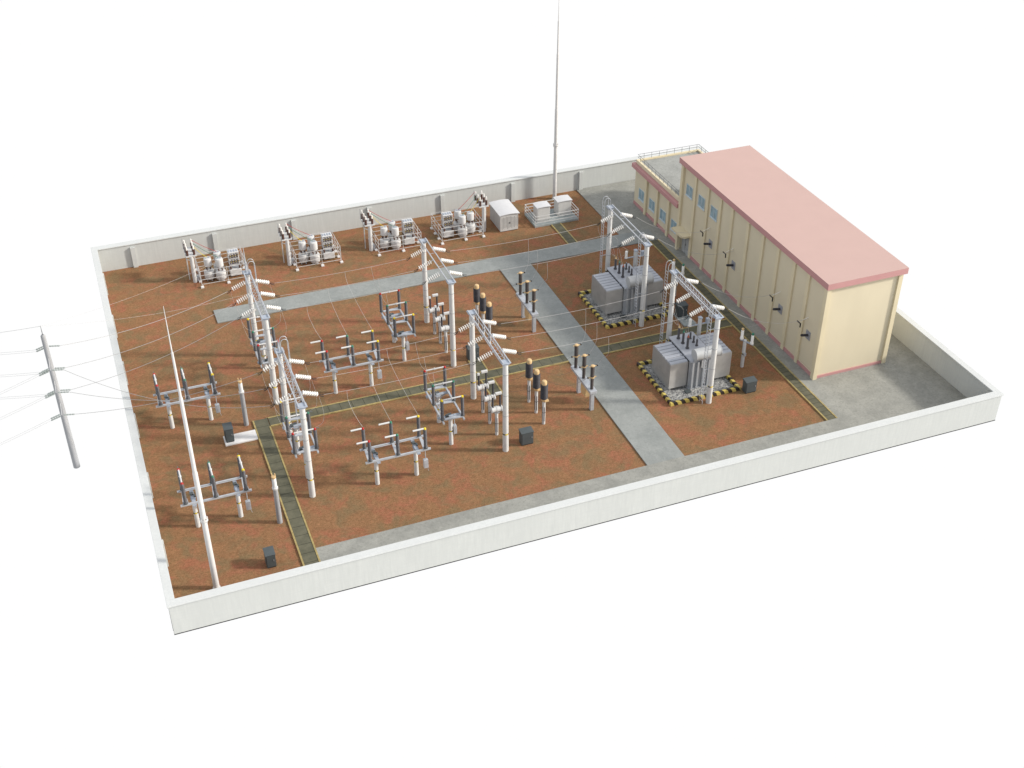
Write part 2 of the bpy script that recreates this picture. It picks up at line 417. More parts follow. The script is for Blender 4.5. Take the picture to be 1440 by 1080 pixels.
gantry('left laced gantry of the front bay, near the T-shaped cable trench corner', GX[0], Y1, offA, offA, [(7.49, 1)], [(7.49, .9)])
gantry('middle gantry of the rear bay spanning the far end of three white current transformers', GX[1], Y2, offA, offA, [], [], lace=False)
gantry('middle gantry of the front bay with a dark cabinet behind its far post', GX[1], Y1, offA, offA, [], [], lace='half')
gantry('right gantry with two ladders over the rear transformer', GX[2], Y2, offA, (6.17, 1.78), [(7.49, -1), (0, -1)], [], lace=False)
gantry('right gantry with two ladders over the front transformer', GX[2], Y1, offA, (6.17, 1.78), [(7.49, -1), (0, -1)], [])
for o in bpy.data.objects:
    if o.get('label', '').startswith('middle gantry of the rear'): o['label'] = 'middle gantry of the rear bay, one post standing on the road edge side'
    if o.get('label', '').startswith('middle gantry of the rear'): o['label'] = 'middle gantry of the rear bay, nearer the back wall, its wires crossing the long road'

# ------------------------------------------------------------------ disconnectors
PH = {'r': 'red', 'g': 'green', 'y': 'yellow'}
def disconnector(label, loc, rz, order, state, boxpos):
    d = thing('disconnector_switch', label, 'switch', loc, rz, 'three-pole disconnector switches on twin posts')
    for px in (-1.54, 1.54):
        p = MB().lathe(0, 0, [(0, .17), (2.62, .15)], 16).build('post', 'pole', d); p.location = (px, 0, 0); band(p, .167, 1.28)
        MB().bar((0, -.98, 2.71), (0, .98, 2.71), .26, .12).cbox(0, 0, 2.56, .36, .36, .09).bar((0, -.02, 2.3), (0, -.7, 2.65), .06, .06).bar((0, .02, 2.3), (0, .7, 2.65), .06, .06).build('cross_arm', 'bluegalv', p, smooth=False)
        MB().cbox(-.05, .28, 2.79, .26, .22, .14).cbox(.14, .02, 2.79, .12, .3, .1).build('drive_linkage', 'cabinet', p, bevel=.01, smooth=False)
    for s in (-.82, .82):
        MB().bar((-2.5, s, 2.85), (2.5, s, 2.85), .13, .15).build('beam', 'galv', d, bevel=.008, smooth=False)
    MB().tube([(-2.3, .58, 2.95), (2.3, .58, 2.95)], .025).build('linkage_rod', 'galv', d)
    for i, c in enumerate(order):
        x = (i - 1) * 2.12
        MB().add([(x - .2, -.82, 2.927), (x + .2, -.82, 2.927), (x + .07, .82, 2.927), (x - .07, .82, 2.927), (x - .2, -.82, 2.99), (x + .2, -.82, 2.99), (x + .07, .82, 2.99), (x - .07, .82, 2.99)],
                 [(3, 2, 1, 0), (4, 5, 6, 7), (0, 1, 5, 4), (1, 2, 6, 5), (2, 3, 7, 6), (3, 0, 4, 7)]).build('pole_base', 'galv', d, smooth=False)
        for s in (-.82, .82):
            ins = MB().lathe(x, s, ribbed(2.99, 4.72, .105, .14, 13), 14).build('insulator', 'dark', d)
            MB().lathe(x, s, [(2.985, .16), (3.06, .16)], 14).build('base_flange', 'cabinet', ins)
            MB().lathe(x, s, [(4.715, .09), (4.72, .10), (4.82, .10), (4.86, .06)], 14).build('phase_cap', PH[c], ins)
            if state == 'open':
                MB().axis((x - .1, s, 4.8), (x - .92, s, 4.8), [(0, .07), (1, .07)], 12).build('switch_blade', 'white', d)
        if state == 'closed':
            MB().axis((x, -.74, 4.8), (x, .74, 4.8), [(0, .055), (.47, .06), (.48, .095), (.53, .095), (.54, .06), (1, .055)], 12).build('switch_blade', 'white', d)
            MB().cyl((x, -.95, 4.84), (x, -1.15, 4.8), .03, n=8).cyl((x, .95, 4.84), (x, 1.15, 4.8), .03, n=8).build('terminal', 'rail', d)
    bx, by = boxpos
    o = MB().tube([(bx, by, 2.8), (bx, by, 1.75)], .03).build('drive_pipe', 'galv', d)
    MB().cbox(bx, by, 1.02, .34, .28, .75).build('operating_box', 'galv', d, bevel=.015, smooth=False)
    MB().bar((bx + .1, by, 1.05), (bx + .2, by, .62), .03, .03).build('handle', 'galv', d)
    return d
FBAY, RBAY = 'in the front bay', 'in the rear bay'
for y0, w in ((Y1, FBAY), (Y2, RBAY)):
    disconnector('closed disconnector on two posts left of the mast line, ' + w, (5.33, y0 - .36, 0), 0, 'rgy', 'closed', (2.12, -.62))
    disconnector('disconnector with all blades swung open, between left and middle gantries, ' + w, (18.7, y0 - .36, 0), 0, 'rgy', 'open', (2.12, -.62))
    disconnector('closed disconnector lying lengthwise between open one and current transformers, ' + w, (23.9, y0 + 3.82, 0), PI / 2, 'ygr', 'closed', (-1.54, -.32))
    disconnector('closed disconnector directly under the left gantry, ' + w, (12.45, y0 + 3.8, 0), PI / 2, 'rgy', 'closed', (1.9, -.3))

# ------------------------------------------------------------------ CT, VT, breakers, arresters
def twin_post(parent, x, y, h, r=.13):
    b = MB(); b.lathe(x, y, [(0, r), (h, r)], 14)
    o = b.build('post', 'white', parent)
    MB().box(x - .025, x + .025, y - r - .012, y - r + .03, .3, h - .55).box(x - r - .012, x - r + .03, y - .025, y + .025, .3, h - .55).lathe(x, y, [(1.12, r), (1.12, r + .008), (1.17, r + .008), (1.17, r)], 14).build('cable_duct', 'black', o)
POSN = ('nearest', 'middle', 'farthest')
offC = (2.15, 3.75, 5.35)
def ct(label, loc):
    c = thing('current_transformer', label, 'transformer', loc, 0, 'current transformers in rows of three')
    twin_post(c, 0, 0, 2.25)
    MB().axis((-.47, 0, 2.5), (.47, 0, 2.5), [(0, .2), (.04, .27), (.12, .27), (.13, .235), (.45, .235), (.46, .26), (.54, .26), (.55, .235), (.87, .235), (.88, .27), (.96, .27), (1, .2)], 18).build('tank', 'white', c)
    MB().cbox(0, 0, 2.18, .42, .36, .1).build('saddle', 'greypole', c)
    for s in (-.31, .31):
        MB().lathe(s, 0, ribbed(2.68, 3.84, .055, .085, 11), 12).build('insulator', 'navy', c)
    MB().box(-.1, .42, -.09, .09, 3.86, 4.06).build('primary_bar', 'white', c, bevel=.02, smooth=False)
    MB().box(-.44, -.24, -.08, .08, 3.72, 3.92).build('terminal_head', 'white', c, bevel=.02, smooth=False)
    return c
def vt(label, loc):
    c = thing('voltage_transformer', label, 'transformer', loc, 0, 'voltage transformers in rows of three')
    twin_post(c, 0, 0, 2.25)
    MB().lathe(0, 0, [(2.2, .14), (2.3, .2), (2.46, .22), (2.5, .26)], 16).cbox(.16, -.1, 2.26, .34, .28, .12).build('base_box', 'tan', c)
    MB().lathe(0, 0, ribbed(2.5, 3.86, .25, .305, 12), 20).build('insulator', 'navy', c)
    MB().lathe(0, 0, [(3.86, .18), (3.86, .22), (4.1, .22), (4.19, .17), (4.22, .08)], 18).build('cap', 'tan', c)
    return c
ct0 = vt0 = None
for y0, w in ((Y1, FBAY), (Y2, RBAY)):
    for k in range(3):
        lab = '%s of three white current transformers under the middle gantry, %s' % (POSN[k], w)
        if ct0 is None: ct0 = ct(lab, (27.66, y0 + offC[k], 0))
        else: dup(ct0, (27.66, y0 + offC[k], 0), lab)
        lab = '%s of three black tan-capped voltage transformers on slim posts, %s' % (POSN[k], w)
        if vt0 is None: vt0 = vt(lab, (31.67, y0 + offC[k], 0))
        else: dup(vt0, (31.67, y0 + offC[k], 0), lab)
def breaker(label, loc):
    c = thing('circuit_breaker', label, 'breaker', loc, 0, 'circuit breakers beside the road')
    for y in (.25, 2.85):
        MB().cbox(0, y, 0, .3, .3, 1.76).build('leg', 'galv', c, bevel=.015, smooth=False)
    MB().box(-.3, .3, -.05, 4.0, 1.75, 2.0).build('table', 'galv', c, bevel=.015, smooth=False)
    MB().box(-.22, .22, 1.05, 2.0, .75, 1.748).build('mechanism_box', 'tan', c, bevel=.02, smooth=False)
    for y in (.36, 1.98, 3.6):
        q = MB().lathe(0, y, ribbed(2.0, 3.1, .10, .14, 12), 14).lathe(0, y, ribbed(3.2, 4.2, .13, .17, 11), 14).build('interrupter_column', 'brown', c)
        q.data.materials.clear(); q.data.materials.append(M['pole_brown'])
        MB().lathe(0, y, [(3.1, .13), (3.1, .18), (3.2, .18), (3.2, .13)], 14).box(-.34, .34, y - .04, y + .04, 3.12, 3.17).build('flange', 'tan', q)
        MB().lathe(0, y, [(4.2, .17), (4.27, .17), (4.3, .12)], 14).box(-.3, .34, y - .035, y + .035, 4.18, 4.22).build('cap', 'tan', q)
        MB().cbox(-.38, y, 3.1, .1, .1, .1).cbox(.38, y, 4.15, .1, .1, .1).build('terminal', 'black', q, smooth=False)
    return c
M['pole_brown'] = mat('brown_grey_insulator', (0.062, 0.052, 0.048), 0.5, var=0.15, scale=6)
cb0 = breaker('front circuit breaker, three brown columns on a steel table by the vertical road', (36.03, Y1 + 2.27, 0))
dup(cb0, (36.03, Y2 + 2.27, 0), 'rear circuit breaker, three brown columns on a steel table near the road junction')
def arrester(label, loc):
    c = thing('surge_arrester', label, 'arrester', loc, 0, 'grey posts with a white arrester on top')
    MB().lathe(0, 0, [(0, .2), (3.1, .17)], 16).build('post', 'greypole', c)
    MB().lathe(0, 0, [(3.1, .16), (3.15, .21), (3.28, .22), (3.34, .16)] + ribbed(3.34, 4.1, .135, .165, 9), 16).build('insulator', 'white', c)
    MB().lathe(0, 0, [(4.1, .14), (4.2, .165), (4.28, .165), (4.3, .08)], 12).cyl((-.1, 0, 4.34), (-.12, 0, 4.58), .035, n=8).cyl((.12, 0, 4.34), (.1, 0, 4.5), .04, n=8).build('terminal_cap', 'tan', c)
    return c
a0 = arrester('arrester post beside the cable trench, front one near the front wall corner', (9.37, 8.5, 0))
dup(a0, (9.37, 21.05, 0), 'arrester post near the white pad with the dark cabinet')

# ------------------------------------------------------------------ dark cabinets and pads
MB().box(7.32, 9.86, 18.76, 20.02, .004, .12).build('pad', 'pad', bevel=.01, smooth=False)
tag(bpy.data.objects['pad'], 'white concrete pad running from the dark cabinet to the cable trench', 'pad')
o = MB().box(48.95, 50.15, 21.5, 23.75, .004, .12).build('pad', 'deck', bevel=.01, smooth=False)
tag(o, 'grey concrete pad under the dark cabinet behind the front right gantry', 'pad')
def cabinet(label, loc, w, d, h):
    c = thing('control_cabinet', label, 'cabinet', loc, 0, 'dark grey control cabinets')
    MB().cbox(0, 0, .0, w - .06, d - .06, .08).build('plinth', 'black', c, smooth=False)
    MB().cbox(0, 0, .08, w, d, h - .14).build('body', 'cabinet', c, bevel=.015, smooth=False)
    MB().add([(-w / 2 - .03, -d / 2 - .03, h - .06), (w / 2 + .03, -d / 2 - .03, h - .06), (w / 2 + .03, d / 2 + .03, h - .06), (-w / 2 - .03, d / 2 + .03, h - .06),
              (-w / 2 - .03, -d / 2 - .03, h - .02), (w / 2 + .03, -d / 2 - .03, h - .02), (w / 2 + .03, d / 2 + .03, h + .06), (-w / 2 - .03, d / 2 + .03, h + .06)],
             [(3, 2, 1, 0), (4, 5, 6, 7), (0, 1, 5, 4), (1, 2, 6, 5), (2, 3, 7, 6), (3, 0, 4, 7)]).build('roof', 'cabinet', c, smooth=False)
    dr = MB().box(-w / 2 + .05, w / 2 - .05, -d / 2 - .015, -d / 2 + .01, .16, h - .14).build('door', 'cabinet', c, smooth=False)
    MB().cbox(w / 2 - .14, -d / 2 - .03, h * .5, .04, .03, .14).build('handle', 'greypole', dr, smooth=False)
    return c
cabinet('dark cabinet standing on the white concrete pad', (7.75, 19.42, .12), .66, .8, 1.3)
cabinet('dark cabinet on bare soil near the front wall, between mast and trench', (7.85, 4.4, 0), .66, .8, 1.2)
cabinet('dark cabinet right of the middle front gantry post', (29.45, 10.85, 0), .98, .62, 1.22)
cabinet('dark cabinet at the end of the short branch trench', (29.5, 23.55, 0), .98, .62, 1.22)
cabinet('dark cabinet on soil right of the front transformer', (49.35, 10.75, 0), .98, .62, 1.15)
cabinet('dark cabinet on the grey pad between the two transformers', (49.5, 23.3, .12), .98, .62, 1.15)

# ------------------------------------------------------------------ masts and end pole
def mast(label, loc):
    c = thing('lightning_mast', label, 'mast', loc, 0, 'tall white lightning masts')
    MB().lathe(0, 0, [(0, .21), (6.2, .18), (10.1, .165), (10.1, .135), (15.9, .115), (15.9, .085), (19.2, .072), (19.2, .045), (22.4, .012)], 18).build('shaft', 'steelpole', c)
    b = MB().lathe(0, 0, [(6.1, .17), (6.1, .27), (6.24, .27), (6.24, .17)], 18)
    for i in range(8): b.lathe(.24 * math.cos(i * PI / 4), .24 * math.sin(i * PI / 4), [(6.0, .03), (6.34, .03)], 6)
    b.build('flange', 'steelpole', c)
    MB().lathe(0, 0, [(.002, .27), (.06, .27)], 18).build('base_plate', 'steelpole', c)
    return c
m0 = mast('tall tapering lightning mast by the front wall corner', (3.93, 3.4, 0))
dup(m0, (47.87, 49.3, 0), 'tall tapering lightning mast by the back wall behind the fenced platform')
TP = V((-3.79, 20.37, 0)); LEV = (10.0, 8.05, 6.05)
tp = thing('line_pole', 'grey round line pole outside the left wall', 'pole', TP)
MB().lathe(0, 0, [(0, .25), (11.9, .17), (12.0, .1)], 18).build('shaft', 'greypole', tp)
MB().axis((0, 0, 11.98), (0, 0, 12.75), [(0, .03), (1, .012)], 8).build('tip_rod', 'rail', tp)
ar = MB()
for z in LEV:
    a = MB().bar((0, -1.75, z + .07), (0, 1.7, z + .07), .035, .035).build('cross_arm', 'white', tp, smooth=False)
for z in LEV:
    for yy in (-1.67, 1.63):
        MB().axis((.12, yy, z), (.85, yy, z - .13), ribbed(0, 1, .045, .062, 4), 10).build('insulator_string', 'glassins', tp)
        for dz in (0, .16):
            MB().axis((-.12, yy, z + .1 - dz), (-.8, yy, z - .1 - dz), ribbed(0, 1, .045, .062, 4), 10).build('insulator_string', 'glassins', tp)

# ------------------------------------------------------------------ overhead wires
def wire(label, pts, r=.0115, m='wire', drops=(), group='overhead wires between gantries'):
    o = MB().tube(pts, r, 6).build('overhead_wire', m)
    tag(o, label, 'wire', group)
    for dp in drops: MB().tube(curve_pts(dp, 10), .0105, 6).build('dropper', m, o)
    return o
WY = ('farthest', 'middle', 'nearest')
H = 8.4
XS = {'r': 16.58, 'g': 18.7, 'y': 20.82}
def at(pts, x):
    return min(pts, key=lambda p: abs(p.x - x))
for y0, w in ((Y2, 'rear'), (Y1, 'front')):
    for k in range(3):
        y = y0 + offA[k]
        sy = TP.y + (1.63 if y0 == Y2 else -1.67)
        p = sagpts((TP.x + .85, sy, LEV[k if y0 == Y2 else 2 - k] - .13), (GX[0] - 1.9, y, H - .82), .6 if y0 == Y2 else (.6, .9, 1.3)[k], 26)
        drops = []
        q = at(p, 10.2)
        wire('%s of three incoming wires from the line pole to the %s left gantry' % (WY[k], w), p, .015, 'wire_grey')
        # left to middle gantry
        p = sagpts((GX[0] + 1.95, y, H - .83), (GX[1] - 1.95, y, H - .83), .16, 40)
        phx = (20.82, 18.7, 16.58)[k]
        tx = (20.2, 18.32, 16.05)[k]
        q = at(p, tx); e = V((phx, y0 - .36 + .82, 4.92))
        d1 = [q, V((q.x + .02, q.y - (q.y - e.y) * .10, q.z - .8)), V((q.x + (e.x - q.x) * .45, q.y - (q.y - e.y) * .55, e.z + .75)), e]
        tx2 = 22.4
        q2 = at(p, tx2 - (0 if k else .0)); e2 = V((23.9 - .82, y0 + 3.82 + (2.12, 0, -2.12)[k], 4.92))
        d2 = [q2, V((q2.x + .1, q2.y - .05, q2.z - .9)), V((e2.x - .3, (q2.y + e2.y * 2) / 3, e2.z + .55)), e2]
        wire('%s of three wires between left and middle gantries, %s bay' % (WY[k], w), p, .0115, drops=[d1, d2])
        # middle to right gantry
        p = sagpts((GX[1] + 1.95, y, H - .83), (GX[2] - 1.95, y, H - .83), .24, 40)
        q = at(p, 36.96); e = V((36.41, y0 + 2.27 + (3.6, 1.98, .36)[k], 4.2))
        d1 = [q, V((q.x, q.y - .1, q.z - 1.5)), V((e.x + .35, e.y + (q.y - e.y) * .25, e.z + .7)), e]
        wire('%s of three wires between middle and right gantries, %s bay' % (WY[k], w), p, .0115, drops=[d1])
    # building connections
    for k, (oy, wy) in enumerate(((6.17, 17.0 if y0 == Y1 else 29.3), (1.78, 12.5 if y0 == Y1 else 24.9))):
        y = y0 + oy
        p = sagpts((GX[2] + 1.95, y, H - .83), (55.2, wy - .2, 4.88), .85, 26)
        dr = []
        if k == 1: q = at(p, 50.6); dr = [[q, V((q.x, q.y + .5, q.z - .6)), V((50.42, y0 + 3.5, 4.05))]]
        wire('%s wire from the %s right gantry down to the building wall' % (('farther', 'nearer')[k], w), p, .012, drops=dr, group='wires to the building')
# ground wires
for k, (q, l) in enumerate((((GX[0], Y2 + 7.49, 10.55), 'thin earth wire from the pole tip to the spike of the rear left gantry'),
                           ((GX[0] - .26, Y2 + 3.77, 8.45), 'thin earth wire from the pole tip to the beam of the rear left gantry'))):
    wire(l, sagpts((TP.x, TP.y, 12.72), q, .5, 24), .0055, group='thin earth wires')
FARD, NEARD = V((-16, 8.5, -1.5)), V((-16, -3.1, -1.6))
k = 0
for z in LEV:
    for far, yy in ((1, 1.63), (0, -1.67)):
        for dz in (0, .16):
            a = V((TP.x - .8, TP.y + yy, z - .1 - dz))
            e = a + (FARD if far else NEARD)
            wire('outgoing wire running left from the line pole out of the picture', sagpts(a, e, .5, 16), .0065, 'wire_grey', group='outgoing wires left of the pole'); k += 1
wire('thin earth wire running left from the tip of the line pole', sagpts((TP.x, TP.y, 12.72), (TP.x - 16, TP.y + 5.5, 12.0), .6, 16), .010, 'wire_grey', group='thin earth wires')
# jumpers
def jumper(label, pts, m='dwire', r=.008):
    tag(MB().tube(curve_pts(pts, 8), r, 6).build('jumper_cable', m), label, 'cable', 'jumper cables between the apparatus')
for y0, w in ((Y2, 'rear'), (Y1, 'front')):
    for k in range(3):
        n = POSN[k]; yc = y0 + offC[k]; yd = y0 + 3.82 + (-2.12, 0, 2.12)[k]; yb = y0 + 2.27 + (.36, 1.98, 3.6)[k]
        jumper('%s dark cable from disconnector to current transformer, %s bay' % (n, w), [(25.0, yd, 4.8), (26.2, (yd + yc) / 2, 4.25), (27.3, yc, 3.9)])
        jumper('%s dark cable from current transformer to voltage transformer, %s bay' % (n, w), [(28.05, yc, 4.0), (29.8, yc, 3.75), (31.6, yc, 4.22)])
        jumper('%s dark cable from voltage transformer to circuit breaker, %s bay' % (n, w), [(31.75, yc, 4.2), (33.8, (yc + yb) / 2, 3.0), (35.6, yb, 3.15)])
        ya = y0 + (1.78, 4.0, 6.17)[k]; ys = y0 + 3.8 + (-2.12, 0, 2.12)[k]
        jumper('%s pale loop from left string to switch under the %s left gantry' % (n, w), [(10.6, ya, 7.5), (10.75, ya, 6.4), (11.1, ys, 5.3), (11.6, ys, 4.88)], 'wire')
        jumper('%s pale loop from right string to switch under the %s left gantry' % (n, w), [(13.85, ya, 7.5), (14.05, ya - .1, 6.2), (13.9, ys - .1, 5.3), (13.3, ys, 4.88)], 'wire')
        yh = y0 + (4.07, 4.87, 5.67)[k]
        jumper('%s pale lead from gantry string to %s transformer bushing' % (n, w), [(43.6, ya, 7.45), (43.9, ya - .1, 6.2), (44.9, yh, 4.5), (45.25, yh, 4.25)], 'wire')
        jumper('%s pale loop passing under the %s right gantry strings' % (n, w), [(44.0, ya, 7.4), (44.6, ya, 6.8), (45.1, yh + .05, 4.9), (45.25, yh + .02, 4.26)], 'wire')

# ------------------------------------------------------------------ power transformers
def power_transformer(label, loc):
    t = thing('power_transformer', label, 'transformer', loc, 0, 'power transformers in striped pits')
    # local origin: pit front-left corner (42.2, y0 + .5)
    MB().box(2.5, 4.6, 1.7, 5.6, .16, 2.72).build('tank', 'tank', t, bevel=.02, smooth=False)
    MB().box(2.35, 4.75, 1.55, 5.75, .03, .16).build('skid', 'tank', t, smooth=False)
    MB().box(2.4, 4.7, 1.6, 5.7, 2.722, 2.84).build('cover', 'finframe', t, bevel=.01, smooth=False)
    r = MB()
    for x in (2.52, 2.98, 3.52, 4.0, 4.42): r.box(x, x + .16, 1.5, 1.699, .16, 2.715)
    for y in (1.75, 2.8, 3.9, 5.0): r.box(2.37, 2.499, y, y + .12, .16, 2.715).box(4.601, 4.73, y, y + .12, .16, 2.715)
    r.build('stiffener', 'tank', t, smooth=False)
    for x0 in (.75, 4.82):
        b = MB(); y = 2.05
        for g in range(7):
            for i in range(5): b.box(x0, x0 + 1.6, y, y + .052, .3, 2.6 - .02); y += .085
            y += .025
        rd = b.build('radiator', 'fin', t, smooth=False)
        h = MB(); y = 2.05
        for g in range(7):
            h.add([(x0 + .02, y - .01, 2.581), (x0 + 1.58, y - .01, 2.581), (x0 + 1.58, y + .39, 2.581), (x0 + .02, y + .39, 2.581),
                   (x0 + .02, y + .03, 2.69), (x0 + 1.58, y + .03, 2.69), (x0 + 1.58, y + .35, 2.71), (x0 + .02, y + .35, 2.71)],
                  [(3, 2, 1, 0), (4, 5, 6, 7), (0, 1, 5, 4), (1, 2, 6, 5), (2, 3, 7, 6), (3, 0, 4, 7)]); y += .45
        h.build('header', 'finframe', rd, smooth=False)
        f = MB(); f.box(x0 - .02, x0 + 1.62, 2.0, 2.045, .28, 2.64).box(x0 - .02, x0 + 1.62, 5.18, 5.225, .28, 2.64)
        for xx in (x0 + .1, x0 + 1.4): f.box(xx, xx + .1, 2.1, 5.1, .04, .29)
        f.build('end_plate', 'fin', rd, smooth=False)
    y = 2.1
    while y < 5.3:  # black blocks set at intervals in the gaps between tank and radiators
        MB().box(2.352, 2.499, y, y + .24, 2.55, 2.719).build('gap_block', 'black', t, smooth=False)
        MB().box(4.601, 4.815, y, y + .24, 2.55, 2.719).build('gap_block', 'black', t, smooth=False); y += .45
    c = MB().axis((2.62, 1.66, 3.42), (5.0, 1.66, 3.42), [(0, .3), (.006, .48), (.012, .515), (.03, .515), (.031, .5), (.42, .5), (.421, .515), (.44, .515), (.441, .5), (.97, .5), (.971, .515), (.99, .515), (1, .3)], 28).build('conservator', 'conserv', t)
    MB().box(2.95, 3.1, 1.72, 2.0, 2.842, 3.0).box(4.35, 4.5, 1.72, 2.0, 2.842, 3.0).box(3.3, 3.65, 1.44, 1.55, 2.15, 3.0).build('bracket', 'tank', c, smooth=False)
    for k, y in enumerate((4.1, 4.9, 5.7 - .0)):
        y = (3.57, 4.37, 5.17)[k]
        bb = MB().lathe(3.05, y, [(2.84, .16), (2.92, .16), (2.92, .1)] + ribbed(2.94, 3.92, .075, .115, 9), 14).build('bushing', 'dark', t)
        MB().lathe(3.05, y, [(3.92, .09), (4.0, .09), (4.02, .04), (4.2, .03)], 10).build('phase_cap', ('rust', 'green', 'tan')[k], bb)
        y2 = (3.65, 4.2, 4.8)[k]
        bb = MB().lathe(3.97, y2, [(2.84, .13), (2.9, .13)] + ribbed(2.9, 3.48, .06, .09, 6), 12).build('bushing', 'dark', t)
        MB().lathe(3.97, y2, [(3.48, .05), (3.56, .04)], 8).build('phase_cap', 'greypole', bb)
    MB().cbox(2.2, 1.35, .02, .5, .4, .14).build('oil_sump_cover', 'cabinet', t, bevel=.01, smooth=False)
    return t
def pit(label, loc):
    k = thing('hazard_kerb', label, 'kerb', loc, 0, 'yellow and black striped kerbs')
    W, D, t, h = 6.5, 6.45, .24, .32
    for q, hm in (((0, W, 0, t), 'hazard'), ((0, t, t + .002, D - t - .002), 'hazard_side'), ((W - t, W, t + .002, D - t - .002), 'hazard_side'), ((0, W, D - t, D), 'hazard')):
        MB().box(*q, .005, h).build('kerb_side', hm, k, bevel=.015, smooth=False)
    return k
def gravel(loc):
    b = MB(); n = 46; W, D = 5.96, 5.9
    vs = [(.27 + W * i / n, .27 + D * j / n, .04 + .035 * random.random()) for j in range(n + 1) for i in range(n + 1)]
    fs = [(j * (n + 1) + i, j * (n + 1) + i + 1, (j + 1) * (n + 1) + i + 1, (j + 1) * (n + 1) + i) for j in range(n) for i in range(n)]
    b.add(vs, fs); o = b.build('gravel_bed', 'gravel', smooth=False); o.location = loc; o['kind'] = 'stuff'
    tag(o, 'loose grey gravel inside the striped kerb', 'gravel')
    return o
T0 = power_transformer('front grey power transformer with two finned radiators and conservator', (42.3, Y1 + .5, 0))
dup(T0, (42.3, Y2 + .5, 0), 'rear grey power transformer beside the road junction')
P0 = pit('striped kerb around the front transformer', (42.25, Y1 + .55, 0))
dup(P0, (42.25, Y2 + .55, 0), 'striped kerb around the rear transformer')
for y0, l in ((Y1, 'front'), (Y2, 'rear')):
    o = gravel((42.25, y0 + .55, 0)); o['label'] = 'loose grey gravel bed inside the %s striped kerb' % l

# neutral posts and T posts
def neutral(label, loc):
    n = thing('neutral_switch_post', label, 'switch', loc, 0, 'neutral switch posts behind the transformers')
    MB().lathe(0, 0, [(0, .19), (4.0, .17)], 16).build('post', 'pole', n)
    MB().bar((-1.1, 0, 3.3), (.95, 0, 3.3), .09, .09).bar((-.15, 0, 3.95), (.15, 0, 3.95), .34, .12).build('cross_arm', 'bluegalv', n, smooth=False)
    MB().lathe(-.95, 0, [(3.35, .16), (3.42, .14)] + ribbed(3.42, 4.05, .085, .13, 7), 14).build('insulator', 'porcelain', n)
    MB().cbox(.75, 0, 3.25, .3, .28, .5).build('drive_box', 'bluegalv', n, bevel=.02, smooth=False)
    MB().tube([(.75, 0, 3.2), (.75, 0, 1.6)], .025).build('drive_rod', 'galv', n)
    return n
n0 = neutral('post with one white insulator and blue-grey box behind the front transformer', (47.72, Y1 + 6.4, 0))
dup(n0, (47.72, Y2 + 6.4, 0), 'post with one white insulator and blue-grey box behind the rear transformer')
def tpost(label, loc):
    n = thing('insulator_post', label, 'post', loc, 0, 'low posts with two white insulators')
    p = MB().lathe(0, 0, [(0, .16), (2.7, .15)], 16).build('post', 'pole', n); band(p, .158, 1.3)
    MB().bar((-.4, .16, 2.8), (.62, -.38, 2.3), .2, .08).build('cross_arm', 'bluegalv', n, smooth=False)
    for x, y, z, c in ((-.28, .12, 2.84, 'tan'), (.5, -.3, 2.4, 'green')):
        i = MB().lathe(x, y, [(z, .17), (z + .16, .15), (z + .18, .11)] + ribbed(z + .18, z + .85, .105, .13, 7), 14).build('insulator', 'porcelain', n)
        MB().lathe(x, y, [(z + .85, .09), (z + 1.0, .12), (z + 1.06, .05)], 10).build('cap', c, i)
    MB().cbox(.02, -.2, 1.2, .2, .12, .3).build('counter_box', 'galv', n, smooth=False)
    return n
q0 = tpost('short post with two white insulators beside the front end of the wall trench', (50.62, 14.15, 0))
q0['label'] = 'short post with two white insulators between front transformer and cream building'
dup(q0, (50.62, 26.75, 0), 'short post with two white insulators between rear transformer and cream building')
ic = thing('pipe_frame', 'small dark pipe frame beside the wall trench between the transformers', 'frame', (51.9, 22.6, 0))
MB().tube([(0, 0, 0), (0, 0, 1.0), (.8, .3, 1.0), (.8, .3, 0)], .045).build('pipe', 'rail', ic)

# ------------------------------------------------------------------ capacitor banks
def rails_fence(parent_label, loc, W, D, group, posts_x, posts_y, h=1.8, zs=(.32, .8, 1.25, 1.72), foot=True, name='bank_fence', rw=.03):
    f = thing(name, parent_label, 'fence', loc, 0, group)
    pts = [(x, y) for x in posts_x for y in (0, D)] + [(x, y) for x in (0, W) for y in posts_y]
    for x, y in pts:
        p = MB().cbox(0, 0, .0, .042, .042, h).build('fence_post', 'white', f, smooth=False); p.location = (x, y, 0)
        if foot: MB().cbox(0, -.06, .0, .28, .28, .15).build('footing', 'pad', p, bevel=.015, smooth=False)
    for z in zs:
        for a, c in (((0, 0, z), (W, 0, z)), ((0, D, z), (W, D, z)), ((0, 0, z), (0, D, z)), ((W, 0, z), (W, D, z))):
            MB().bar(a, c, rw, rw * 1.25).build('rail', 'white', f, smooth=False)
    return f
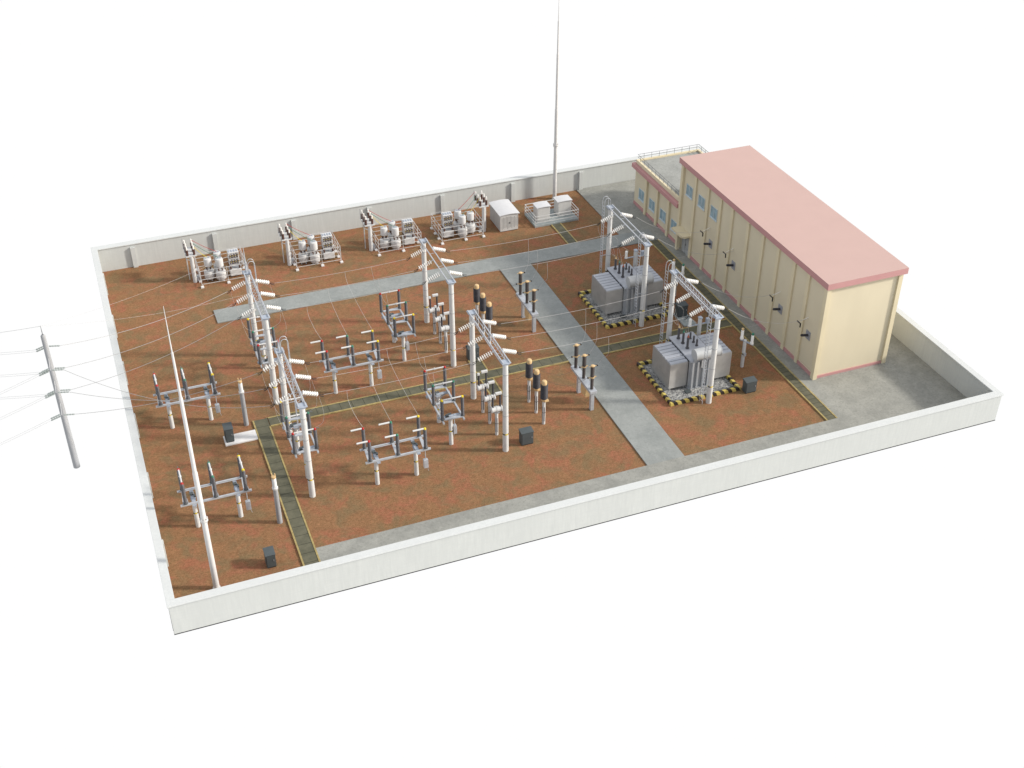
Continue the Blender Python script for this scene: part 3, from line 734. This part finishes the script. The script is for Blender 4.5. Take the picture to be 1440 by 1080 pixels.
def stack(label, loc, hi=0.0):
    s = thing('reactor_stack', label, 'reactor', loc, 0, 'white reactor stacks in the banks')
    MB().lathe(0, 0, [(.18, .3), (.2, .42), (.3, .49), (.95, .49), (1.06, .44), (1.1, .3)], 22).build('lower_tank', 'white', s)
    for a in range(4):
        MB().lathe(.3 * math.cos(a * PI / 2 + .5), .3 * math.sin(a * PI / 2 + .5), [(0, .06), (.2, .06)], 8).build('foot', 'galv', s)
        MB().lathe(.24 * math.cos(a * PI / 2 + .8), .24 * math.sin(a * PI / 2 + .8), ribbed(1.09, 1.55 + hi, .04, .07, 4), 10).build('support_insulator', 'brown', s)
    MB().lathe(0, 0, [(1.54 + hi, .3), (1.56 + hi, .36), (2.25 + hi, .36), (2.34 + hi, .33), (2.36 + hi, .2)], 22).build('upper_can', 'white', s)
    MB().cbox(-.12, .0, 2.35 + hi, .12, .16, .07).cbox(.14, .04, 2.35 + hi, .12, .16, .07).build('lifting_lug', 'bluegalv', s, smooth=False)
    return s
def rack(label, loc):
    s = thing('capacitor_rack', label, 'capacitor', loc, 0, 'white capacitor racks')
    MB().box(-.55, .55, -.45, .5, .15, .85).build('base_tank', 'white', s, bevel=.06)
    MB().box(-.62, .62, -.1, .1, .86, .94).build('base_beam', 'galv', s, smooth=False)
    for x in (-.42, .42):
        for y in (-.3, .35): MB().lathe(x, y, ribbed(.85, 1.3, .06, .1, 4), 10).build('support_insulator', 'brown', s)
    b = MB()
    for z in (1.3, 1.93, 2.56): b.box(-.5, .5, -.38, .42, z, z + .05)
    for x in (-.5, .46):
        for y in (-.38, .38): b.box(x, x + .04, y, y + .04, 1.34, 2.57)
    b.build('rack_frame', 'white', s, smooth=False)
    for z in (1.352, 1.982):
        for i in range(4):
            x = -.36 + i * .24
            u = MB().box(x - .085, x + .085, -.30, .36, z, z + .52).build('capacitor_unit', 'white', s, bevel=.01, smooth=False)
            g = MB()
            for zz in (.14, .36): g.axis((x - .02, -.3, z + zz), (x - .02, -.44, z + zz), ribbed(0, 1, .035, .055, 3), 8)
            g.build('unit_bushing', 'brown', u)
            MB().cbox(x + .06, -.33, z + .22, .06, .05, .1).build('terminal_tag', 'yellow', u, smooth=False)
    t = MB()
    for i in range(4): t.box(-.4 + i * .24, -.3 + i * .24, -.2, .22, 2.612, 2.66)
    t.build('top_fuse', 'bluegalv', s, bevel=.01, smooth=False)
    return s
def switchpole(label, loc, mir):
    s = thing('bank_switch_pole', label, 'switch', loc, 0, 'switch poles beside the capacitor banks')
    MB().lathe(0, 0, [(0, .2), (2.75, .18)], 16).build('pole', 'white', s)
    MB().box(-.5, .5, -.15, 1.75, 2.76, 2.84).build('platform', 'white', s, smooth=False)
    MB().lathe(-.42 * mir, .6, [(0, .05), (2.76, .05)], 10).build('stay_pole', 'white', s)
    MB().bar((-.42 * mir, .6, 2.2), (0, .1, 2.2), .05, .05).build('brace', 'white', s, smooth=False)
    MB().box(.28 * mir - .1, .28 * mir + .1, -.12, .12, .1, .5).build('drive_box', 'galv', s, smooth=False)
    for x in (-.32, .32):
        for j in range(3):
            y = .08 + j * .7
            i = MB().lathe(x, y, ribbed(2.84, 3.42, .085, .13, 5), 12).build('insulator', 'brown', s)
            MB().lathe(x, y, [(3.42, .07), (3.5, .085), (3.78, .06), (3.8, .03)], 12).build('cap', 'porcelain', i)
    for j in range(3): MB().cyl((-.47, .08 + j * .7, 2.84), (-.5, .08 + j * .7, 3.95), .022, n=6).build('fuse_link', 'greypole', s)
    return s
BANKS = [(9.65, 0, 'first from the left'), (18.75, 0, 'second from the left'), (26.95, 0, 'third from the left'), (33.5, 1, 'fourth, beside the white kiosk')]
st0 = rk0 = None
for bx, mir, l in BANKS:
    W = 4.38
    rails_fence('white rail fence on block feet around the capacitor bank, ' + l, (bx, 44.0, 0), W, 3.5, 'white rail fences round the capacitor banks', (0, W / 2 + .3, W), (1.15, 2.3))
    mx = (lambda x: bx + W - x) if mir else (lambda x: bx + x)
    for (sx, sy), pl in zip(((.95, 45.2), (1.97, 44.75), (2.0, 46.0)), ('outer', 'front', 'back')):
        lab = '%s of three white reactor stacks in the bank %s' % (pl, l)
        if st0 is None: st0 = stack(lab, (mx(sx), sy, 0))
        else: dup(st0, (mx(sx), sy, 0), lab)
    lab = 'white rack of small capacitors in the bank ' + l
    if rk0 is None: rk0 = rack(lab, (mx(3.4), 45.25, 0))
    else: dup(rk0, (mx(3.4), 45.25, 0), lab)
    switchpole('white switch pole with brown insulators at the bank ' + l, (mx(-.45), 45.3 - (.2 if mir else 0), 0), -1 if mir else 1)
    px = mx(-.1)
    for j, (c, (sx, sy)) in enumerate((('yellow', (.95, 45.2)), ('green', (1.97, 44.75)), ('red', (2.0, 46.0)))):
        a = (px, 45.38 + j * .7, 3.68); e = (mx(sx), sy, 2.42)
        tag(MB().tube(sagpts(a, e, .08, 8), .02, 6).build('phase_cable', c), 'thin %s cable from the switch pole to the bank %s' % (c, l), 'cable', 'coloured phase cables at the banks')

# ------------------------------------------------------------------ kiosk and platform cabinets
def gable(b, x0, x1, y0, y1, z0, rise, th=.06, along='y'):
    n = 8; top = []; bot = []
    for i in range(n + 1):
        t = i / n; x = x0 + (x1 - x0) * t; z = z0 + rise * (1 - (2 * t - 1) ** 2)
        top.append((x, z + th)); bot.append((x, z))
    sec = bot + top[::-1]; m = len(sec)
    vs = [(x, y0, z) for x, z in sec] + [(x, y1, z) for x, z in sec]
    fs = [(i, (i + 1) % m, m + (i + 1) % m, m + i) for i in range(m)] + [tuple(range(m - 1, -1, -1)), tuple(range(m, 2 * m))]
    b.add(vs, fs); return b
kk = thing('equipment_kiosk', 'white metal kiosk with a shallow curved roof between the banks and the platform', 'kiosk', (39.8, 44.2, 0))
MB().box(.06, 1.86, .06, 3.04, 0, .08).build('plinth', 'groove', kk, smooth=False)
MB().box(0, 1.92, 0, 3.1, .08, 1.84).build('body', 'kiosk', kk, smooth=False)
gable(MB(), -.1, 2.06, -.1, 3.2, 1.842, .09).build('roof', 'kioskroof', kk)
g = MB(); x = .16
while x < 1.85: g.box(x, x + .03, -.008, .004, .22 + .3 * random.random(), 1.72 - .3 * random.random()); x += .15
y = .2
while y < 3.0: g.box(-.008, .004, y, y + .025, .16, 1.78); y += .3
g.build('panel_joint', 'groove', kk, smooth=False)
MB().cbox(1.02, -.03, .85, .04, .04, .2).build('handle', 'rail', kk, smooth=False)
pf = MB().box(43.46, 48.3, 43.85, 46.85, .004, .22).build('equipment_platform', 'deck', bevel=.01, smooth=False)
tag(pf, 'low grey concrete platform carrying two white cabinets', 'platform')
rails_fence('white guard rail round the low platform near the back mast', (43.5, 43.82, 0), 4.76, 3.0, None, (0, 4.76), (), h=1.28, zs=(.55, .9, 1.25), foot=False, name='platform_railing', rw=.045)
bpy.data.objects['platform_railing'].pop('group', None)
def hut(label, loc, w, d, h):
    k = thing('platform_cabinet', label, 'cabinet', loc, 0, 'white cabinets on the platform')
    MB().box(0, w, 0, d, 0, h).build('body', 'kiosk', k, bevel=.01, smooth=False)
    gable(MB(), -.08, w + .08, -.1, d + .1, h + .002, .05).build('roof', 'kioskroof', k)
    MB().box(.08, w - .08, -.012, .004, .08, h - .1).build('door', 'kiosk', k, bevel=.006, smooth=False)
    return k
hut('left white cabinet on the fenced platform', (43.95, 44.5, .22), 1.4, 1.1, 1.6)
hut('right white cabinet on the fenced platform, in front of the mast', (46.45, 45.0, .22), 1.5, 1.1, 1.6)

# ------------------------------------------------------------------ buildings
bd = thing('substation_building', 'long cream building with a flat pink roof', 'building', (0, 0, 0))
X0, X1, B0, B1, TOP = 55.28, 62.2, 10.3, 35.25, 9.0
MB().box(X0, X1, B0, B1, ZR, TOP).build('wall', 'cream', bd, smooth=False)
MB().box(54.93, 62.56, 9.92, 35.6, 8.965, 9.5).build('fascia', 'fascia', bd, smooth=False)
MB().box(54.93, 62.56, 9.92, 35.6, 9.502, 9.52).build('roof', 'roof', bd, smooth=False)
pc = [12.98, 15.2, 17.75, 20.25, 22.8, 25.6, 27.75, 30.1, 32.55]
for y in pc: MB().box(55.13, X0 - .001, y - .2, y + .2, ZR, TOP - .05).build('pilaster', 'creamtrim', bd, bevel=.01, smooth=False)
MB().box(55.06, 55.46, 10.08, 10.5, ZR, TOP - .04).build('pilaster', 'creamtrim', bd, bevel=.01, smooth=False)
MB().box(55.06, 55.46, 34.9, 35.32, ZR, TOP - .04).build('pilaster', 'creamtrim', bd, bevel=.01, smooth=False)
MB().box(61.95, 62.36, 10.13, 10.5, ZR, TOP - .04).build('pilaster', 'creamtrim', bd, bevel=.01, smooth=False)
ys = [10.5] + [v for y in pc for v in (y - .2, y + .2)] + [34.9]
for a, c in zip(ys[::2], ys[1::2]):
    if a > 32.5: continue
    MB().box(55.2, X0 - .002, a + .002, c - .002, ZR, .42).build('plinth', 'fascia', bd, smooth=False)
MB().box(55.47, 61.94, 10.2, B0 - .002, ZR, .32).build('plinth', 'fascia', bd, smooth=False)
def window(parent, x, yc, z0, w, h):
    f = MB(); t = .045; y0, y1 = yc - w / 2, yc + w / 2
    f.box(x - .05, x + .02, y0, y1, z0, z0 + t).box(x - .05, x + .02, y0, y1, z0 + h - t, z0 + h)
    f.box(x - .05, x + .02, y0, y0 + t, z0 + t, z0 + h - t).box(x - .05, x + .02, y1 - t, y1, z0 + t, z0 + h - t)
    f.box(x - .045, x + .02, yc - .022, yc + .022, z0 + t, z0 + h - t)
    o = f.build('window', 'frame', parent, smooth=False)
    MB().box(x - .02, x - .005, y0 + t, y1 - t, z0 + t, z0 + h - t).build('pane', 'glass', o, smooth=False)
    MB().box(x - .1, x, y0 - .05, y1 + .05, z0 - .07, z0 - .002).build('sill', 'frame', o, smooth=False)
for y in (33.72, 31.3, 28.9): window(bd, X0 - .002, y, 6.15, 1.22, 1.15)
d = MB().box(X0 - .06, X0 - .002, 32.82, 34.25, ZR, 2.15).build('door', 'door', bd, smooth=False)
MB().box(X0 - .075, X0 - .058, 33.515, 33.545, ZR, 2.15).box(X0 - .1, X0 - .06, 33.4, 33.44, 1.0, 1.2).build('door_handle', 'rail', d, smooth=False)
# rounded canopy
n = 10; prof = [(X0 - .003, 32.55)] + [(54.25 + .35 * (1 - math.cos(a)) * 0 - .55 * 0 + (.75 - .75 * math.sin(a)) * .6, 32.55 + 1.15 * (1 - math.cos(a)) * .5) for a in [PI / 2 * i / n for i in range(n + 1)]] + [(54.25, 34.85), (X0 - .003, 34.85)]
m_ = len(prof)
MB().add([(x, y, 2.3) for x, y in prof] + [(x, y, 2.5) for x, y in prof], [tuple(range(m_)), tuple(range(2 * m_ - 1, m_ - 1, -1))] + [(i, m_ + i, m_ + (i + 1) % m_, (i + 1) % m_) for i in range(m_)]).build('canopy', 'creamtrim', bd, smooth=False)
MB().box(54.75, 55.05, 34.4, 34.75, ZR, 2.298).build('canopy_pillar', 'creamtrim', bd, bevel=.01, smooth=False)
for y in (28.95, 24.6, 16.4, 11.95):
    p = MB().box(X0 - .03, X0 - .002, y - .32, y + .32, 3.05, 3.85).build('bushing_plate', 'vent', bd, smooth=False)
    MB().axis((X0 - .03, y, 3.45), (54.55, y, 3.6), ribbed(0, 1, .08, .12, 6), 12).build('wall_bushing', 'navy', p)
    MB().bar((54.4, y + .1, 4.36), (54.4, y + .1, 4.75), .08, .08).bar((54.4, y + .14, 4.71), (54.4, y + .62, 4.71), .07, .07).build('jumper', 'black', p)
    MB().axis((X0 - .01, y + .3, 5.05), (54.6, y + .40, 4.76), ribbed(0, 1, .014, .03, 5), 8).build('anchor_string', 'porcelain', p)
ax = thing('annex_building', 'lower cream annex with roof railing at the far end of the long building', 'building')
A0, A1 = 35.62, 45.25
MB().box(55.3, 62.55, A0 - .3, A1, ZR, 4.9).build('wall', 'cream', ax, smooth=False)
MB().box(55.55, 62.3, A0, A1 - .25, 4.902, 4.93).build('roof', 'roofdeck', ax, smooth=False)
MB().box(54.9, 55.3 - .001, 35.3, A1 + .25, 4.22, 4.68).box(55.3, 62.7, A1 + .001, A1 + .25, 4.22, 4.68).build('cornice', 'fascia', ax, bevel=.03, smooth=False)
MB().box(55.28, 55.5, A0, A1, 4.905, 5.08).box(55.5, 62.57, A1 - .22, A1 + .001, 4.905, 5.08).box(62.35, 62.57, A0, A1 - .221, 4.905, 5.08).build('parapet', 'creamtrim', ax, smooth=False)
for y in (37.4, 39.9, 42.4): MB().box(55.08, 55.299, y - .2, y + .2, ZR, 4.2).build('pilaster', 'creamtrim', ax, bevel=.01, smooth=False)
for a, c in ((35.35, 37.2), (37.6, 39.7), (40.1, 42.2), (42.6, 45.2)):
    MB().box(55.22, 55.299, a + .002, c - .002, ZR, .42).build('plinth', 'fascia', ax, smooth=False)
for y in (43.55, 41.1, 38.65, 36.2): window(ax, 55.298, y, 1.2, 1.25, 1.15)
rl = MB()
for z in (5.38, 5.65):
    rl.tube([(55.39, A0, z), (55.39, A1 - .1, z), (62.46, A1 - .1, z), (62.46, A0, z)], .02, 6)
y = A0 + .1
while y < A1: rl.cyl((55.39, y, 5.08), (55.39, y, 5.65), .018, n=6).cyl((62.46, y, 5.08), (62.46, y, 5.65), .018, n=6); y += .88
x = 56.1
while x < 62.4: rl.cyl((x, A1 - .1, 5.08), (x, A1 - .1, 5.65), .018, n=6); x += .88
rl.build('railing', 'rail', ax)

# ------------------------------------------------------------------ light, world, camera
w = bpy.data.worlds.new('World'); S.world = w; w.use_nodes = True
EXPO = 0.15
nt = w.node_tree; bg = nt.nodes['Background']; outw = nt.nodes['World Output']
sky = nt.nodes.new('ShaderNodeTexSky'); sky.sky_type = 'NISHITA'; sky.sun_disc = False
sky.sun_elevation = math.radians(27); sky.sun_rotation = math.radians(90 + 21.5); sky.air_density = 1.0; sky.dust_density = 2.5; sky.ozone_density = 1.0
nt.links.new(sky.outputs[0], bg.inputs['Color']); bg.inputs['Strength'].default_value = 0.075
sky_fill = nt.nodes.new('ShaderNodeBackground'); sky_fill.inputs['Color'].default_value = (1.0, 0.99, 0.97, 1); sky_fill.inputs['Strength'].default_value = 0.68   # even white fill added to the sky to lift ambient and lighten shadows
add = nt.nodes.new('ShaderNodeAddShader'); nt.links.new(bg.outputs[0], add.inputs[0]); nt.links.new(sky_fill.outputs[0], add.inputs[1])
low = nt.nodes.new('ShaderNodeBackground')                     # bright white backdrop below the horizon
low.inputs['Color'].default_value = (1, 1, 1, 1); low.inputs['Strength'].default_value = 1.004 / 2 ** EXPO
gtc = nt.nodes.new('ShaderNodeTexCoord'); gsx = nt.nodes.new('ShaderNodeSeparateXYZ'); nt.links.new(gtc.outputs['Generated'], gsx.inputs[0])
gmr = nt.nodes.new('ShaderNodeMapRange'); gmr.interpolation_type = 'SMOOTHSTEP'
gmr.inputs['From Min'].default_value = -0.22; gmr.inputs['From Max'].default_value = 0.0
nt.links.new(gsx.outputs[2], gmr.inputs['Value'])
mx = nt.nodes.new('ShaderNodeMixShader'); nt.links.new(gmr.outputs['Result'], mx.inputs[0])
nt.links.new(low.outputs[0], mx.inputs[1]); nt.links.new(add.outputs[0], mx.inputs[2]); nt.links.new(mx.outputs[0], outw.inputs['Surface'])
sl = bpy.data.lights.new('sun', 'SUN'); sl.energy = 4.1; sl.angle = math.radians(5.0); sl.color = (1.0, 0.955, 0.885)
so = bpy.data.objects.new('sun', sl); COL.objects.link(so)
el, az = math.radians(27), math.radians(-21.5)
sd = V((math.cos(el) * math.cos(az), math.cos(el) * math.sin(az), math.sin(el)))
so.rotation_euler = sd.to_track_quat('Z', 'Y').to_euler(); so.location = sd * 60 + V((33, 25, 0))

cam = bpy.data.cameras.new('camera'); co = bpy.data.objects.new('camera', cam); COL.objects.link(co); S.camera = co
yaw, pitch, roll = 0.36700, -0.61260, 0.0011
cam.sensor_width = 36; cam.lens = 36 * 1727.592 / 1440; cam.clip_end = 600; cam.clip_start = .5
cy, sy, cp, sp = math.cos(yaw), math.sin(yaw), math.cos(pitch), math.sin(pitch)
fwd = V((sy * cp, cy * cp, sp)); right = V((cy, -sy, 0)); up = right.cross(fwd)
r2 = right * math.cos(roll) + up * math.sin(roll); u2 = -right * math.sin(roll) + up * math.cos(roll)
co.matrix_world = Matrix(((r2.x, u2.x, -fwd.x, 1.0), (r2.y, u2.y, -fwd.y, -60.038), (r2.z, u2.z, -fwd.z, 59.314), (0, 0, 0, 1)))
S.view_settings.view_transform = 'Standard'; S.view_settings.look = 'None'
S.view_settings.exposure = EXPO; S.view_settings.gamma = 1
S.render.film_transparent = False
